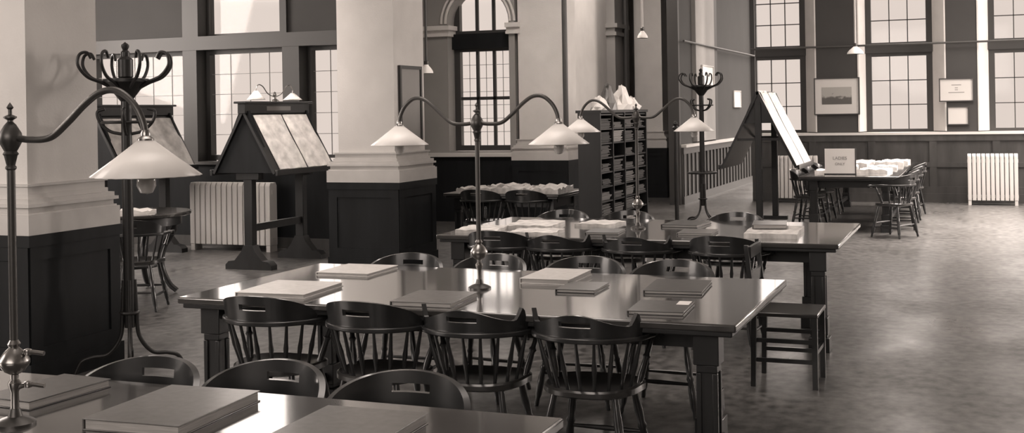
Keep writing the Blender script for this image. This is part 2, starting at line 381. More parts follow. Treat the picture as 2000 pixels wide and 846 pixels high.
# pier 1's left neighbour wall stub keeps the bay closed at its left
# ------------------------------------------------------------------ radiators
def radiator(u, v, width, n_sec, label, group='column radiators', rz=0, h=.88):
    t = thing('radiator', label, 'radiator', (u, v, 0), rz, group)
    p = width/n_sec
    for k in range(n_sec):
        x_ = -width/2+p*(k+.5); m = MB()
        m.extr([(-.085, .08), (-.085, h-.05), (-.06, h-.01), (.06, h-.01), (.085, h-.05), (.085, .08)], (x_-p*.42, 0, 0), (0, 1, 0), (0, 0, 1), (1, 0, 0), p*.84)
        m.obj('radiator_section', RAD, t, bevel=.006)
    m = MB(); m.box(-width/2, -.03, .12, width/2, .03, .17); m.box(-width/2, -.03, h-.16, width/2, .03, h-.11); m.obj('connecting_pipe', RAD, t)
    for s1 in (-1, 1):
        m = MB(); m.boxc(s1*(width/2-p/2), 0, 0, p*.7, .16, .09); m.obj('foot', RAD, t)
    return t
radiator(-8.92, 12.72, 1.22, 15, 'pale column radiator under the bay windows behind the sloping stand')
radiator(.14, 21.55, .80, 11, 'pale column radiator on the dark panelling at the far right')
radiator(-3.15, 21.6, .8, 11, 'pale column radiator behind the tent-shaped newspaper stand', h=.85)

# ------------------------------------------------------------------ tables
def table(name, u0, u1, v0, v1, label, group, h=.76, inset=.2, lw=.11, rear=None, near=None):
    cu, cv = (u0+u1)/2, (v0+v1)/2; t = thing(name, label, 'table', (cu, cv, 0), 0, group)
    a, b_ = (u1-u0)/2, (v1-v0)/2
    MB().box(-a, -b_, h-.035, a, b_, h).obj('table_top', TABLE, t, bevel=.008)
    MB().box(-a+.02, -b_+.02, h-.06, a-.02, b_-.02, h-.034).obj('edge_moulding', WOOD, t, bevel=.006)
    m = MB(); k = inset
    ky = k+.13
    for y_ in (-b_+ky, b_-ky): m.box(-a+k, y_-.02, h-.17, a-k, y_+.02, h-.055)
    for x_ in (-a+k, a-k): m.box(x_-.02, -b_+k, h-.17, x_+.02, b_-k, h-.055)
    m.obj('apron', WOOD, t)
    for sx in (-1, 1):
        pts_ = {}
        for sy in (-1, 1):
            m = MB(); q = lw; x_, y_ = sx*(a-k), sy*(b_-k)
            if near and sy < 0: x_, y_ = sx*(a-near[0]), -(b_-near[1])
            if rear and sy > 0: x_, y_ = sx*(a-rear[0]), rear[1]
            pts_[sy] = (x_, y_)
            m.boxc(x_, y_, .10, q*.72, q*.72, h-.06)
            m.boxc(x_, y_, h-.20, q*1.05, q*1.05, h-.055); m.boxc(x_, y_, h-.235, q*.85, q*.85, h-.2)
            for dx, dy in ((-1, -1), (1, -1), (1, 1), (-1, 1)):
                m.boxc(x_+dx*q*.33, y_+dy*q*.33, .24, q*.22, q*.22, h-.235)
            m.boxc(x_, y_, .12, q*1.1, q*1.1, .24); m.boxc(x_, y_, 0, q*1.3, q*1.3, .10); m.boxc(x_, y_, .10, q*1.0, q*1.0, .13)
            m.obj('leg', WOOD, t, bevel=.004)
        (xa, ya), (xb, yb) = pts_[-1], pts_[1]; MB().prism([(xa-.03, ya), (xa+.03, ya), (xb+.03, yb), (xb-.03, yb)], .13, .19).obj('foot_rail', WOOD, t, bevel=.004)
    return t
table('reading_table', -4.3, -1.21, 1.98, 3.43, 'nearest long reading table across the bottom left of the room', 'long polished reading tables', near=(.15, .13), rear=(.33, .26))
table('reading_table', -3.95, -1.01, 5.12, 6.56, 'long polished reading table, second from the front, with the two-armed lamp', 'long polished reading tables', near=(.15, .13), rear=(.33, .26))
table('reading_table', -3.97, -.93, 8.33, 9.90, 'long reading table, third from the front, strewn with papers', 'long polished reading tables', near=(.15, .13), rear=(.33, .26))
table('reading_table', -2.36, -1.05, 16.5, 21.0, 'far reading table with a white notice standing on it, near the back windows', 'long polished reading tables', inset=.18)
table('magazine_table', -5.95, -4.5, 12.7, 13.7, 'small dark table covered with newspapers between the second and third pillars', None, inset=.14, lw=.09)

# ------------------------------------------------------------------ captain's chairs
def arc_band(rad_x, rad_y, a0, a1, n_, zf0, zf1, t_, slot=None, lean=0.0, thick=.022):
    """curved upright band; angles measured from the back (+y); slot=(half angle, z0, z1) cut through"""
    nz = 6; vs = []; fs = []
    A = [a0+(a1-a0)*i/n_ for i in range(n_+1)]
    if slot:
        A = sorted(set([x for x in A if abs(abs(x)-slot[0]) > .04]+[-slot[0], slot[0]]))
    for a in A:
        zb, zt = zf0(a), zf1(a)
        if slot:
            s0, s1 = slot[1], slot[2]; zz = [zb, (zb+s0)/2, s0, s1, (s1+zt)/2, zt]
            if zt < s1+.012: zz = [zb+(zt-zb)*k/5 for k in range(6)]
        else: zz = [zb+(zt-zb)*k/5 for k in range(6)]
        for side in (0, 1):
            for z in zz:
                q = (z-zz[0])*lean
                rx = rad_x+q+(thick/2 if side else -thick/2); ry = rad_y+q+(thick/2 if side else -thick/2)
                vs.append((rx*sin(a), ry*cos(a), z))
    M = 12
    hole = lambda i, j: slot and j == 2 and abs(A[i]+A[i+1])/2 < slot[0]-.001
    for i in range(len(A)-1):
        for j in range(5):
            if hole(i, j): continue
            fs.append((i*M+j, i*M+j+1, (i+1)*M+j+1, (i+1)*M+j)); fs.append((i*M+6+j, (i+1)*M+6+j, (i+1)*M+7+j, i*M+7+j))
        fs.append((i*M, (i+1)*M, (i+1)*M+6, i*M+6)); fs.append((i*M+5, i*M+11, (i+1)*M+11, (i+1)*M+5))
        if hole(i, 2):
            fs.append((i*M+2, i*M+8, (i+1)*M+8, (i+1)*M+2)); fs.append((i*M+3, (i+1)*M+3, (i+1)*M+9, i*M+9))
    if slot:
        for i in range(len(A)):
            if abs(abs(A[i])-slot[0]) < 1e-6: fs.append((i*M+2, i*M+3, i*M+9, i*M+8))
    e_ = (len(A)-1)*M
    for j in range(5): fs.append((j, 6+j, 7+j, j+1)); fs.append((e_+j, e_+j+1, e_+7+j, e_+6+j))
    return MB().add(vs, fs)
LEGP = [(0, .012), (.04, .015), (.10, .013), (.16, .019), (.34, .022), (.48, .017), (.52, .023), (.56, .017), (.70, .021), (.9, .016), (1, .015)]
SPP = [(0, .008), (.25, .009), (.5, .013), (.62, .010), (1, .007)]
def captain_chair(eared):
    t = thing('captain_chair', '', 'chair')
    # seat: saddle-shaped D
    n_ = 28; vs = []; fs = []
    ring = []
    for k in range(n_):
        a = 2*pi*k/n_; c_, s1 = cos(a), sin(a)
        x_ = .225*abs(c_)**.8*(1 if c_ >= 0 else -1); y_ = .215*abs(s1)**.85*(1 if s1 >= 0 else -1)
        if y_ < 0: x_ *= 1.05
        ring.append((x_, y_))
    L = [(.86, .405), (1, .418), (1, .437), (.95, .445), (.75, .437), (.4, .428), (.05, .430)]
    for sc_, z in L:
        for x_, y_ in ring: vs.append((x_*sc_, y_*sc_-.01, z+(.006*(abs(x_)*sc_/.2)**2 if z > .425 else 0)))
    for j in range(len(L)-1):
        for k in range(n_): fs.append((j*n_+k, j*n_+(k+1) % n_, (j+1)*n_+(k+1) % n_, (j+1)*n_+k))
    fs.append(tuple(range(n_))[::-1]); fs.append(tuple(range((len(L)-1)*n_, len(L)*n_)))
    MB().add(vs, fs).obj('seat', SEATM, t)
    feet = {}
    for sx in (-1, 1):
        for sy in (-1, 1):
            top = Vector((sx*.145, sy*.135-.01, .415)); bot = Vector((sx*.215, sy*.205-.01, 0)); feet[sx, sy] = (bot, top)
            MB().rod(bot, top, LEGP).obj('leg', CHAIRM, t)
    mid = lambda q, f_: q[0].lerp(q[1], f_)
    for sx in (-1, 1): MB().rod(mid(feet[sx, -1], .32), mid(feet[sx, 1], .32), [(0, .008), (.5, .013), (1, .008)], 8).obj('stretcher', CHAIRM, t)
    MB().rod(mid(feet[-1, -1], .45), mid(feet[1, -1], .45), [(0, .008), (.5, .013), (1, .008)], 8).obj('stretcher', CHAIRM, t)
    MB().rod(mid(feet[-1, 1], .40), mid(feet[1, 1], .40), [(0, .008), (.5, .012), (1, .008)], 8).obj('stretcher', CHAIRM, t)
    # U-shaped arm rail: flat curved board, back part raised by the crest
    RX, RY = .262, .235
    pts = []
    for k in range(33):
        a = -1.75+3.5*k/32; pts.append((RX*sin(a), RY*cos(a)-.0, a))
    ext = [(-RX*.98, -.14, 0), (-RX*.985, -.09, 0)]
    path = [(-RX*.97, -.19)]+[(x_, y_) for x_, y_, a in pts if True]+[(RX*.97, -.19)]
    vs = []; fs = []; N_ = len(path)
    for i, (x_, y_) in enumerate(path):
        x0, y0 = path[max(0, i-1)]; x1, y1 = path[min(N_-1, i+1)]; d = Vector((x1-x0, y1-y0)).normalized(); nr = Vector((d.y, -d.x))*-1
        hw = .026 if 2 < i < N_-3 else .036
        if i in (0, N_-1): hw = .022
        for q, z in ((-hw, .668), (hw, .668), (hw, .692), (-hw, .692)): vs.append((x_+nr.x*q, y_+nr.y*q, z-(.012 if i in (0, N_-1) else 0)))
    for i in range(N_-1):
        for k in range(4): fs.append((i*4+k, i*4+(k+1) % 4, (i+1)*4+(k+1) % 4, (i+1)*4+k))
    fs += [(3, 2, 1, 0), tuple((N_-1)*4+k for k in range(4))]
    MB().add(vs, fs).obj('arm_rail', CHAIRM, t, bevel=.006)
    for sx in (-1, 1):   # rolled arm end
        MB().rod((sx*RX*.97-.032, -.20, .662), (sx*RX*.97+.032, -.20, .662), [(0, .012), (.06, .022), (.94, .022), (1, .012)], 12).obj('arm_scroll', CHAIRM, t)
    if eared:
        f1 = lambda a: .733+.062*math.exp(-(a/.62)**2)+.062*math.exp(-((abs(a)-1.12)/.085)**2)-.018*max(0, abs(a)-1.2)/.1
    else:
        f1 = lambda a: .70+.118*max(0, cos(min(abs(a)*1.22, pi/2)))**.55
    arc_band(RX, RY, -1.28, 1.28, 44, lambda a: .690, f1, 0, slot=(.27, .745 if not eared else .738, .775 if not eared else .765), lean=.12).obj('crest_rail', CHAIRM, t)
    for k in range(9):
        a = -1.3+2.6*k/8
        MB().rod((.195*sin(a), .185*cos(a)-.01, .43), (RX*sin(a), RY*cos(a), .672), SPP, 8).obj('spindle', CHAIRM, t)
    for sx in (-1, 1):
        MB().rod((sx*.20, -.05, .43), (sx*RX*.985, -.12, .672), [(0, .011), (.2, .018), (.5, .014), (.55, .02), (.6, .013), (1, .010)], 10).obj('arm_post', CHAIRM, t)
    return t
ch_plain = captain_chair(False); ch_ear = captain_chair(True)
used = set()
# (u, v of the crest's back, heading, eared, label, group): a chair faces local -y, back at +y
def chair(u, v, rz, ear, label, group):
    src = ch_ear if ear else ch_plain
    off = Vector((0, .25, 0)); off.rotate(Matrix.Rotation(rz, 3, 'Z')); loc = (u-off.x, v-off.y, 0)
    if ear not in used:
        used.add(ear); src.location = loc; src.rotation_euler = (0, 0, rz); src['label'] = label; src['group'] = group; return src
    return dup(src, loc, rz, label, group)
G1 = 'captain chairs at the nearest table'
chair(-2.85, 3.60, 0.05, 0, 'round-backed captain chair at the far side of the nearest table, beside the coat stand foot', G1)
chair(-2.36, 3.68, -.04, 0, 'round-backed captain chair with bright handhold, middle of three across the nearest table', G1)
chair(-1.84, 3.66, .10, 0, 'round-backed captain chair behind the front dark folio, rightmost across the nearest table', G1)
G2 = 'captain chairs on the near side of the second table'
chair(-3.36, 4.93, pi+.03, 0, 'captain chair at the near side of the second table, leftmost, back to the viewer', G2)
chair(-2.78, 4.93, pi-.05, 0, 'captain chair with its back to the viewer, below the pale folios of the second table', G2)
chair(-2.24, 4.95, pi+.04, 1, 'captain chair with its back to the viewer, under the lamp post of the second table', G2)
chair(-1.70, 4.97, pi-.02, 1, 'captain chair with eared crest, rightmost on the near side of the second table', G2)
G3 = 'captain chairs on the far side of the second table'
chair(-3.38, 6.77, .05, 0, 'captain chair across the second table, just left of its lamp', G3)
chair(-2.82, 6.85, -.1, 0, 'captain chair across the second table, directly behind its lamp post', G3)
chair(-2.24, 6.88, .06, 0, 'captain chair across the second table, behind the small dark book', G3)
chair(-1.68, 6.84, -.04, 0, 'captain chair across the second table, second from its right end', G3)
G4 = 'captain chairs on the near side of the third table'
for u, e_, lb in ((-3.44, 0, 'captain chair at the left end of the near side of the third table'), (-2.97, 1, 'captain chair backing towards the viewer, second from left at the third table'), (-2.35, 1, 'captain chair backing towards the viewer, in front of the third table lamp'), (-1.72, 0, 'captain chair backing towards the viewer, rightmost at the third table')):
    chair(u, 8.17, pi+random.uniform(-.06, .06), e_, lb, G4)
G5 = 'captain chairs on the far side of the third table'
for u, lb in ((-3.5, 'captain chair beyond the third table at its left end'), (-2.9, 'captain chair beyond the third table, second from left'), (-1.95, 'captain chair beyond the third table, right of its lamp')):
    chair(u, 10.1, random.uniform(-.06, .06), 0, lb, G5)
G6 = 'captain chairs along the far table'
for k, v in enumerate((17.2, 18.3, 19.4)):
    nm = ('nearest', 'middle', 'farthest')[k]
    chair(-.83, v, -pi/2+random.uniform(-.15, .15), 0, '%s captain chair on the right side of the far table with the notice' % nm, G6)
    chair(-2.58, v+.1, pi/2+random.uniform(-.1, .1), 0, '%s captain chair on the left side of the far table with the notice' % nm, G6)
chair(-.86, 16.0, -pi/2-.5, 0, 'captain chair pulled out at the near right corner of the far table', G6)
chair(-5.47, 12.55, pi, 0, 'captain chair at the small newspaper table, left of two', 'captain chairs at the newspaper table')
chair(-4.9, 12.55, pi, 0, 'captain chair at the small newspaper table, right of two', 'captain chairs at the newspaper table')
chair(-6.95, 8.35, pi+.4, 0, 'captain chair beside the round table behind the coat stand', None)

# straight side chair at the right end of the second table
t = thing('side_chair', 'straight-backed side chair with square posts at the far right corner of the second table', 'chair', (-1.14, 7.46, 0), pi/2)
MB().box(-.20, -.20, .43, .20, .20, .455).obj('seat', SEATM, t, bevel=.006)
for sx in (-1, 1):
    MB().extr([(.175, 0), (.205, 0), (.195, .44), (.235, .86), (.21, .86), (.165, .44)], (sx*.19-.016, 0, 0), (0, 1, 0), (0, 0, 1), (1, 0, 0), .032).obj('back_post', CHAIRM, t)
    MB().boxc(sx*.18, -.18, 0, .032, .032, .44).obj('leg', CHAIRM, t)
    for z in (.15, .27): MB().box(sx*.18-.009, -.18, z, sx*.18+.009, .18, z+.025).obj('stretcher', CHAIRM, t)
for z in (.62, .78): MB().box(-.18, .195, z, .18, .215, z+.07).obj('back_slat', CHAIRM, t)
for z in (.2,): MB().box(-.18, -.19, z, .18, -.17, z+.025).obj('stretcher', CHAIRM, t)

# ------------------------------------------------------------------ table lamps
def pleated_shade(c, r0, z0, r1, z1, n_=48):
    vs = []; fs = []
    for j, (r_, z, am_) in enumerate(((r1, z1, 0), ((r0+r1)/2, (z0+z1)/2, .0), (r0, z0, .004))):
        for k in range(n_):
            q = r_+(am_ if k % 2 else -am_); vs.append((c[0]+q*cos(2*pi*k/n_), c[1]+q*sin(2*pi*k/n_), c[2]+z))
    for j in range(2):
        for k in range(n_): fs.append((j*n_+k, (j+1)*n_+k, (j+1)*n_+(k+1) % n_, j*n_+(k+1) % n_))
    return MB().add(vs, fs)
def table_lamp(u, v, label, span=.46, reach=1.0, s0=1):
    z = .76; t = thing('table_lamp', label, 'lamp', (u, v, z), 0, 'two-armed gooseneck lamps on the reading tables')
    BH = .888   # ball height above the table
    MB().lathe([(.0, 0), (.062, 0), (.062, .008), (.045, .018), (.022, .026), (.016, .05)]).obj('base', BRONZE, t)
    MB().lathe([(.013, .04), (.012, .10), (.018, .115), (.020, .13), (.012, .14), (.012, .16)]).obj('lower_stem', BRASS, t)
    MB().lathe([(.012, .155), (.03, .165), (.047, .19), (.047, .20), (.03, .225), (.014, .24), (.020, .25), (.013, .262)]).obj('knop', BRASS, t)
    MB().lathe([(.0125, .255), (.0125, BH-.10), (.017, BH-.095), (.017, BH-.09), (.013, BH-.085), (.02, BH-.055), (.024, BH-.05), (.018, BH-.04)]).obj('post', BRONZE, t)
    MB().lathe([(.0, BH-.045), (.02, BH-.04), (.033, BH-.015), (.036, BH), (.033, BH+.015), (.018, BH+.04), (.009, BH+.05)]).obj('ball_joint', BRONZE, t)
    MB().lathe([(.009, BH+.045), (.009, BH+.055), (.02, BH+.062), (.02, BH+.066), (.006, BH+.072), (.006, BH+.088), (.011, BH+.094), (.004, BH+.105), (0, BH+.11)]).obj('finial', BRONZE, t)
    for sx in (-1, 1):
        q = span/.46
        pts = [(.02, BH), (.07, BH-.006), (.14, BH+.0), (.20, BH+.045), (.26, BH+.10), (.315, BH+.135), (.37, BH+.135), (.42, BH+.095), (.448, BH+.04), (.455, BH-.01)]
        a = MB().tube([(sx*x_*q, 0, zz) for x_, zz in pts], .0105).obj('curved_arm', BRONZE, t)
        cx = sx*.455*q
        MB().lathe([(.010, BH+.02), (.014, BH+.01), (.014, BH+.002), (.024, BH-.006), (.024, BH-.014), (.010, BH-.018)][::-1], (cx, 0)).obj('shade_collar', BRASS, t)
        pleated_shade((cx, 0, 0), .155, BH-.116, .022, BH-.012).obj('lamp_shade', MILK, t, solid=.003)
        bl = MB().lathe([(.0, BH-.17), (.018, BH-.165), (.028, BH-.145), (.026, BH-.12), (.014, BH-.085), (.013, BH-.02)], (cx, 0)).obj('bulb', BULBM, t)
    return t
L1 = table_lamp(-2.80, 2.83, 'nearest two-armed brass table lamp at the left edge of the photo', span=.52)
for k in range(2):  # tap handles on the near lamp's stem
    MB().tube([(0, 0, .21-.10*k), (.045, .01, .225-.10*k), (.10, .02, .222-.10*k)], .007).lathe([(0, -.012), (.012, -.008), (.014, 0), (.012, .008), (0, .012)], a0=(.045, .01, .225-.10*k)).obj('tap_handle', BRASS, L1)
L2 = table_lamp(-2.52, 5.82, 'two-armed table lamp on the second table, its shades either side of the arched window', span=.47)
L3 = table_lamp(-2.56, 9.10, 'two-armed table lamp on the third table, in front of the pamphlet rack', span=.47)

# ------------------------------------------------------------------ bentwood coat stands
def coat_stand(u, v, label, top, s=1.0, rz=0):
    t = thing('coat_stand', label, 'coat stand', (u, v, 0), rz, 'bentwood coat stands')
    MB().lathe([(.034, .30), (.036, .9), (.034, top-.25), (.05, top-.235), (.05, top-.12), (.03, top-.10), (.03, top-.07), (.016, top-.055), (.026, top-.035), (.026, top-.02), (.012, top-.01), (0, top)]).obj('pole', BENT, t)
    MB().lathe([(.036, top-.40), (.06, top-.37), (.12, top-.29), (.15, top-.27), (.15, top-.25), (.10, top-.245), (.036, top-.26)]).obj('turned_bowl', BENT, t)
    for k in range(8):
        a = 2*pi*k/8+.2; f_ = lambda r_, z: (r_*s*cos(a), r_*s*sin(a), z)
        MB().tube([f_(.05, top-.33), f_(.15, top-.275), f_(.24, top-.235), f_(.295, top-.16), f_(.285, top-.09), f_(.24, top-.075), f_(.215, top-.115)], lambda q: .0125-.003*q).obj('coat_hook', BENT, t)
    for k in range(4):
        a = 2*pi*k/4+.6; f_ = lambda r_, z: (r_*s*cos(a), r_*s*sin(a), z)
        MB().tube([f_(.03, top-.62), f_(.10, top-.60), f_(.16, top-.54), f_(.175, top-.47), f_(.13, top-.45)], .011).obj('lower_hook', BENT, t)
    MB().torus((0, 0, top-.54), .15*s, .010).obj('hook_ring', BENT, t)
    for k in range(4):
        a = 2*pi*k/4+pi/4-.12; f_ = lambda r_, z: (r_*cos(a), r_*sin(a), z)
        MB().tube([f_(.035, .62), f_(.045, .40), f_(.06, .24), f_(.14, .13), f_(.24, .115), f_(.31, .09), f_(.35, .014)], .0135).obj('leg', BENT, t)
    MB().torus((0, 0, .40), .055, .012).obj('leg_collar', BENT, t)
    if top < 2.6:
        pass
    return t
coat_stand(-5.35, 6.43, 'tall black bentwood coat stand beside the nearest pillar', 2.22, s=1.05)
cs2 = coat_stand(-3.80, 17.0, 'black bentwood coat stand in the distance behind the third table lamp', 2.30, s=1.1, rz=.3)
MB().torus((0, 0, .78), .20, .016).tube([(-.2, 0, .78), (.2, 0, .78)], .012, sub=1).tube([(0, -.2, .78), (0, .2, .78)], .012, sub=1).obj('umbrella_ring', BENT, cs2)
t = thing('slim_post', 'slim dark post with small knob beside the distant coat stand', 'post', (-4.09, 16.6, 0))
MB().lathe([(.10, 0), (.10, .02), (.03, .04), (.026, 1.42)]).obj('post', BENT, t)
MB().lathe([(.026, 1.42), (.05, 1.43), (.05, 1.45), (.02, 1.47), (.035, 1.50), (.02, 1.53), (0, 1.54)]).obj('knob', BENT, t)

# ------------------------------------------------------------------ sloping newspaper stands
def sloping_stand(u, v, half, length, z_low, z_top, label, gable=True, group=None):
    t = thing('newspaper_stand', label, 'newspaper stand', (u, v, 0), 0, group)
    ang = math.atan2(z_top-z_low, half); L = math.hypot(half, z_top-z_low)
    for sx in (-1, 1):
        m = MB(); ax = Vector((-sx*cos(ang), 0, sin(ang))); nrm = Vector((sx*sin(ang), 0, cos(ang)))
        p0 = Vector((sx*half, -length/2, z_low))
        m.extr([(0, 0), (L, 0), (L, .03), (0, .03)], p0, ax, -nrm, (0, 1, 0), length); m.obj('sloping_board', WOOD, t)
        MB().box(sx*half-.015+(.02*sx), -length/2, z_low-.03, sx*half+.015+.02*sx, length/2, z_low+.035).obj('ledge', WOOD, t, bevel=.004)
    if gable:
        for sy in (-1, 1):
            y_ = sy*(length/2-.05)
            MB().extr([(-half+.03, z_low), (half-.03, z_low), (.06, z_top-.03), (-.06, z_top-.03)], (0, y_-.02, 0), (1, 0, 0), (0, 0, 1), (0, 1, 0), .03).obj('gable_panel', PLINTH, t)
        m = MB(); m.box(-.05, -length/2-.02, z_top-.06, .05, length/2+.02, z_top+.05); m.box(-.08, -length/2-.05, z_top+.05, .08, length/2+.05, z_top+.075); m.obj('header_box', WOOD, t, bevel=.004)
        for sy in (-1, 1):
            y_ = sy*(length/2-.12)
            MB().boxc(0, y_, .22, .11, .09, z_low+.05).boxc(0, y_, z_low-.08, .30, .10, z_low).obj('post', WOOD, t, bevel=.006)
            MB().extr([(-.30, 0), (.30, 0), (.30, .05), (.26, .09), (.18, .10), (.09, .20), (.06, .27), (-.06, .27), (-.09, .20), (-.18, .10), (-.26, .09), (-.30, .05)], (0, y_-.06, 0), (1, 0, 0), (0, 0, 1), (0, 1, 0), .12).obj('foot', WOOD, t)
        MB().box(-.03, -length/2+.1, .42, .03, length/2-.1, .50).obj('stretcher', WOOD, t)
    else:
        for sy in (-1, 1):
            y_ = sy*(length/2-.06)
            MB().boxc(0, y_, .05, .085, .085, z_top-.06).obj('post', WOOD, t, bevel=.004)
            MB().boxc(0, y_, 0, .36, .09, .05).obj('foot', WOOD, t)
            MB().extr([(-half*.42, z_top-.46), (half*.42, z_top-.46), (.04, z_top-.02), (-.04, z_top-.02)], (0, y_-.015, 0), (1, 0, 0), (0, 0, 1), (0, 1, 0), .025).obj('gable_bracket', WOOD, t)
            for q in (.5, .62, .74):
                MB().box(-half*q+.03, y_-.012, z_top-(z_top-z_low)*q-.035, half*q-.03, y_+.012, z_top-(z_top-z_low)*q).obj('crossbar', WOOD, t) if q == .62 else None
    return t
S0 = sloping_stand(-9.72, 11.8, .41, 1.4, 1.08, 1.80, 'sloping newspaper stand mostly hidden behind the nearest pillar', group='double-sloped newspaper stands')
S1 = sloping_stand(-7.62, 11.72, .41, 1.3, 1.08, 1.80, 'dark sloping newspaper stand with lamps on top, in the left bay', group='double-sloped newspaper stands')
S2 = sloping_stand(-2.98, 17.68, .54, 1.5, .86, 1.95, 'open tent-shaped newspaper stand on two posts before the back windows', gable=False)
def board_sheet(u, v, half, z_low, z_top, y0, y1, a0, a1, label, name='newspaper', group='newspapers on the sloping stands', side=1, lift=.004):
    ang = math.atan2(z_top-z_low, half); L = math.hypot(half, z_top-z_low)
    ax = Vector((-side*cos(ang), 0, sin(ang))); nr = Vector((side*sin(ang), 0, cos(ang)))
    vs = []; fs = []; nu, nv = 12, 6
    p0 = Vector((u+side*half, v, z_low)); ctr = p0+ax*(L*(a0+a1)/2)+Vector((0, (y0+y1)/2, 0))
    for s1 in (0, 1):
        for i in range(nu+1):
            for j in range(nv+1):
                a = a0+(a1-a0)*j/nv; y_ = y0+(y1-y0)*i/nu
                f_ = .012*abs(sin(pi*i/nu*2))+.004*sin(9*a+i)
                vs.append(p0+ax*(L*a)+Vector((0, y_, 0))+nr*(lift+.002+s1*(.004+f_))-ctr)
    M = (nu+1)*(nv+1)
    for i in range(nu):
        for j in range(nv):
            k = i*(nv+1)+j; fs.append((k, k+nv+1, k+nv+2, k+1)); fs.append((M+k, M+k+1, M+k+nv+2, M+k+nv+1))
    for i in range(nu):
        for k0 in (i*(nv+1), i*(nv+1)+nv): fs.append((k0, k0+nv+1, M+k0+nv+1, M+k0))
    for j in range(nv):
        for k0 in (j, nu*(nv+1)+j): fs.append((k0, k0+1, M+k0+1, M+k0))
    o = MB().add(vs, fs).obj(name, NEWS, None); o.location = ctr
    return tag(o, label, 'newspaper', group)
board_sheet(-7.62, 11.72, .41, 1.08, 1.80, -.53, .03, .04, .88, 'open newspaper on the near half of the left bay stand')
board_sheet(-7.62, 11.72, .41, 1.08, 1.80, .06, .60, .04, .88, 'open newspaper on the far half of the left bay stand')
board_sheet(-9.72, 11.8, .41, 1.08, 1.80, -.65, -.03, .04, .86, 'open newspaper on the half-hidden stand, nearer one')
board_sheet(-9.72, 11.8, .41, 1.08, 1.80, .02, .66, .04, .86, 'open newspaper on the half-hidden stand, farther one')
board_sheet(-2.98, 17.68, .54, .86, 1.95, -.74, -.03, .02, 1.0, 'newspaper on the near half of the tent-shaped stand')
board_sheet(-2.98, 17.68, .54, .86, 1.95, .03, .74, .02, .98, 'newspaper on the far half of the tent-shaped stand')
# small plate on the header of the left bay stand
m = MB().box(.05, -.25, 1.77, .054, .25, 1.82); m.obj('name_plate', pm('tarnished_plate', .2, .4), S1)
# small lamps on the stand's top
t = thing('stand_lamp', 'small two-armed lamp on top of the left bay newspaper stand', 'lamp', (-7.62, 11.72, 1.875))
MB().lathe([(.05, 0), (.05, .01), (.02, .03), (.012, .06), (.025, .075), (.012, .09), (.018, .10), (0, .115)]).obj('base', BRASS, t)
for sy in (-1, 1):
    MB().tube([(0, 0, .05), (0, sy*.14, .09), (0, sy*.24, .17), (0, sy*.33, .19), (0, sy*.38, .14), (0, sy*.38, .10)], .006).obj('curved_arm', BRASS, t)
    pleated_shade((0, sy*.38, 0), .10 if sy < 0 else .11, .02, .02, .10 if sy > 0 else .12).obj('lamp_shade', MILK, t, solid=.003)

# ------------------------------------------------------------------ pamphlet rack
t = thing('pamphlet_rack', 'tall dark pigeonhole rack full of pamphlets before the third pillar', 'shelf', (-3.95, 13.1, 0))
Lr, Dr, Hr = 1.86, .26, 1.68
m = MB(); ncol, nrow = 4, 10
MB().box(-Dr/2, -Lr/2, 0, -Dr/2+.02, Lr/2, Hr).obj('back_panel', WOOD, t)
for k in range(ncol+1):
    y_ = -Lr/2+Lr*k/ncol; MB().box(-Dr/2+.02, y_-.014, .06, Dr/2, y_+.014, Hr).obj('upright', WOOD, t)
for k in range(nrow+1):
    z = .08+(Hr-.1)*k/nrow
    MB().box(-Dr/2+.02, -Lr/2+.014, z-.008, Dr/2-.01, Lr/2-.014, z+.008).obj('shelf', WOOD, t)
MB().box(-Dr/2-.01, -Lr/2-.02, 0, Dr/2+.01, Lr/2+.02, .07).obj('plinth', WOOD, t)
MB().box(-Dr/2-.015, -Lr/2-.025, Hr, Dr/2+.015, Lr/2+.025, Hr+.03).obj('cornice', WOOD, t)
tones = [pm('pamphlet_cover_%s' % nm, c_, .6) for nm, c_ in (("dark", .03), ("brown", .06), ("grey", .11), ("pale", .28))]
names = ['top', 'second', 'third', 'fourth', 'fifth', 'sixth', 'seventh', 'eighth', 'ninth', 'lowest']
for c_ in range(ncol):
    for r_ in range(nrow):
        if random.random() < .1: continue
        z = .08+(Hr-.1)*r_/nrow+.010; y_ = -Lr/2+Lr*(c_+.5)/ncol; hgt = random.uniform(.04, .125); ww = random.uniform(.28, .38)
        m = MB(); zz = 0
        while zz < hgt:
            d_ = random.uniform(-.02, .02); m.box(-.09, -ww/2+d_, zz, .105+random.uniform(-.02, .015), ww/2+d_, zz+.009); zz += .0105
        o = m.obj('pamphlet_pile', random.choice([0, 0, 1, 1, 2, 2, 3]) and tones[random.choice([0, 1, 1, 2, 2, 3])] or tones[1])
        o.location = (-3.95, 13.1+y_, z)
        tag(o, 'flat pile of pamphlets in the %s row, %s column of the dark rack' % (names[nrow-1-r_], ('nearest', 'second', 'third', 'farthest')[c_]), 'pamphlets', 'pamphlet piles in the rack')

# ------------------------------------------------------------------ round table in the left bay
t = thing('round_table', 'round pale-topped table with curved legs behind the black coat stand', 'table', (-7.72, 9.35, 0))
MB().lathe([(0, .755), (.53, .755), (.555, .765), (.56, .785), (.55, .795), (0, .795)], n_=40).obj('table_top', TABLE, t)
MB().lathe([(.44, .67), (.46, .67), (.46, .757), (.44, .757)], n_=36).obj('apron', WOOD, t)
for k in range(4):
    a = 2*pi*k/4+.35; f_ = lambda r_, z: (r_*cos(a), r_*sin(a), z)
    MB().tube([f_(.42, .74), f_(.40, .62), f_(.30, .45), f_(.27, .28), f_(.34, .10), f_(.42, .022)], lambda q: .034-.012*abs(q-.3)).obj('leg', WOOD, t)
MB().lathe([(0, .26), (.25, .26), (.26, .27), (.26, .285), (0, .285)], n_=30).obj('lower_shelf', WOOD, t)

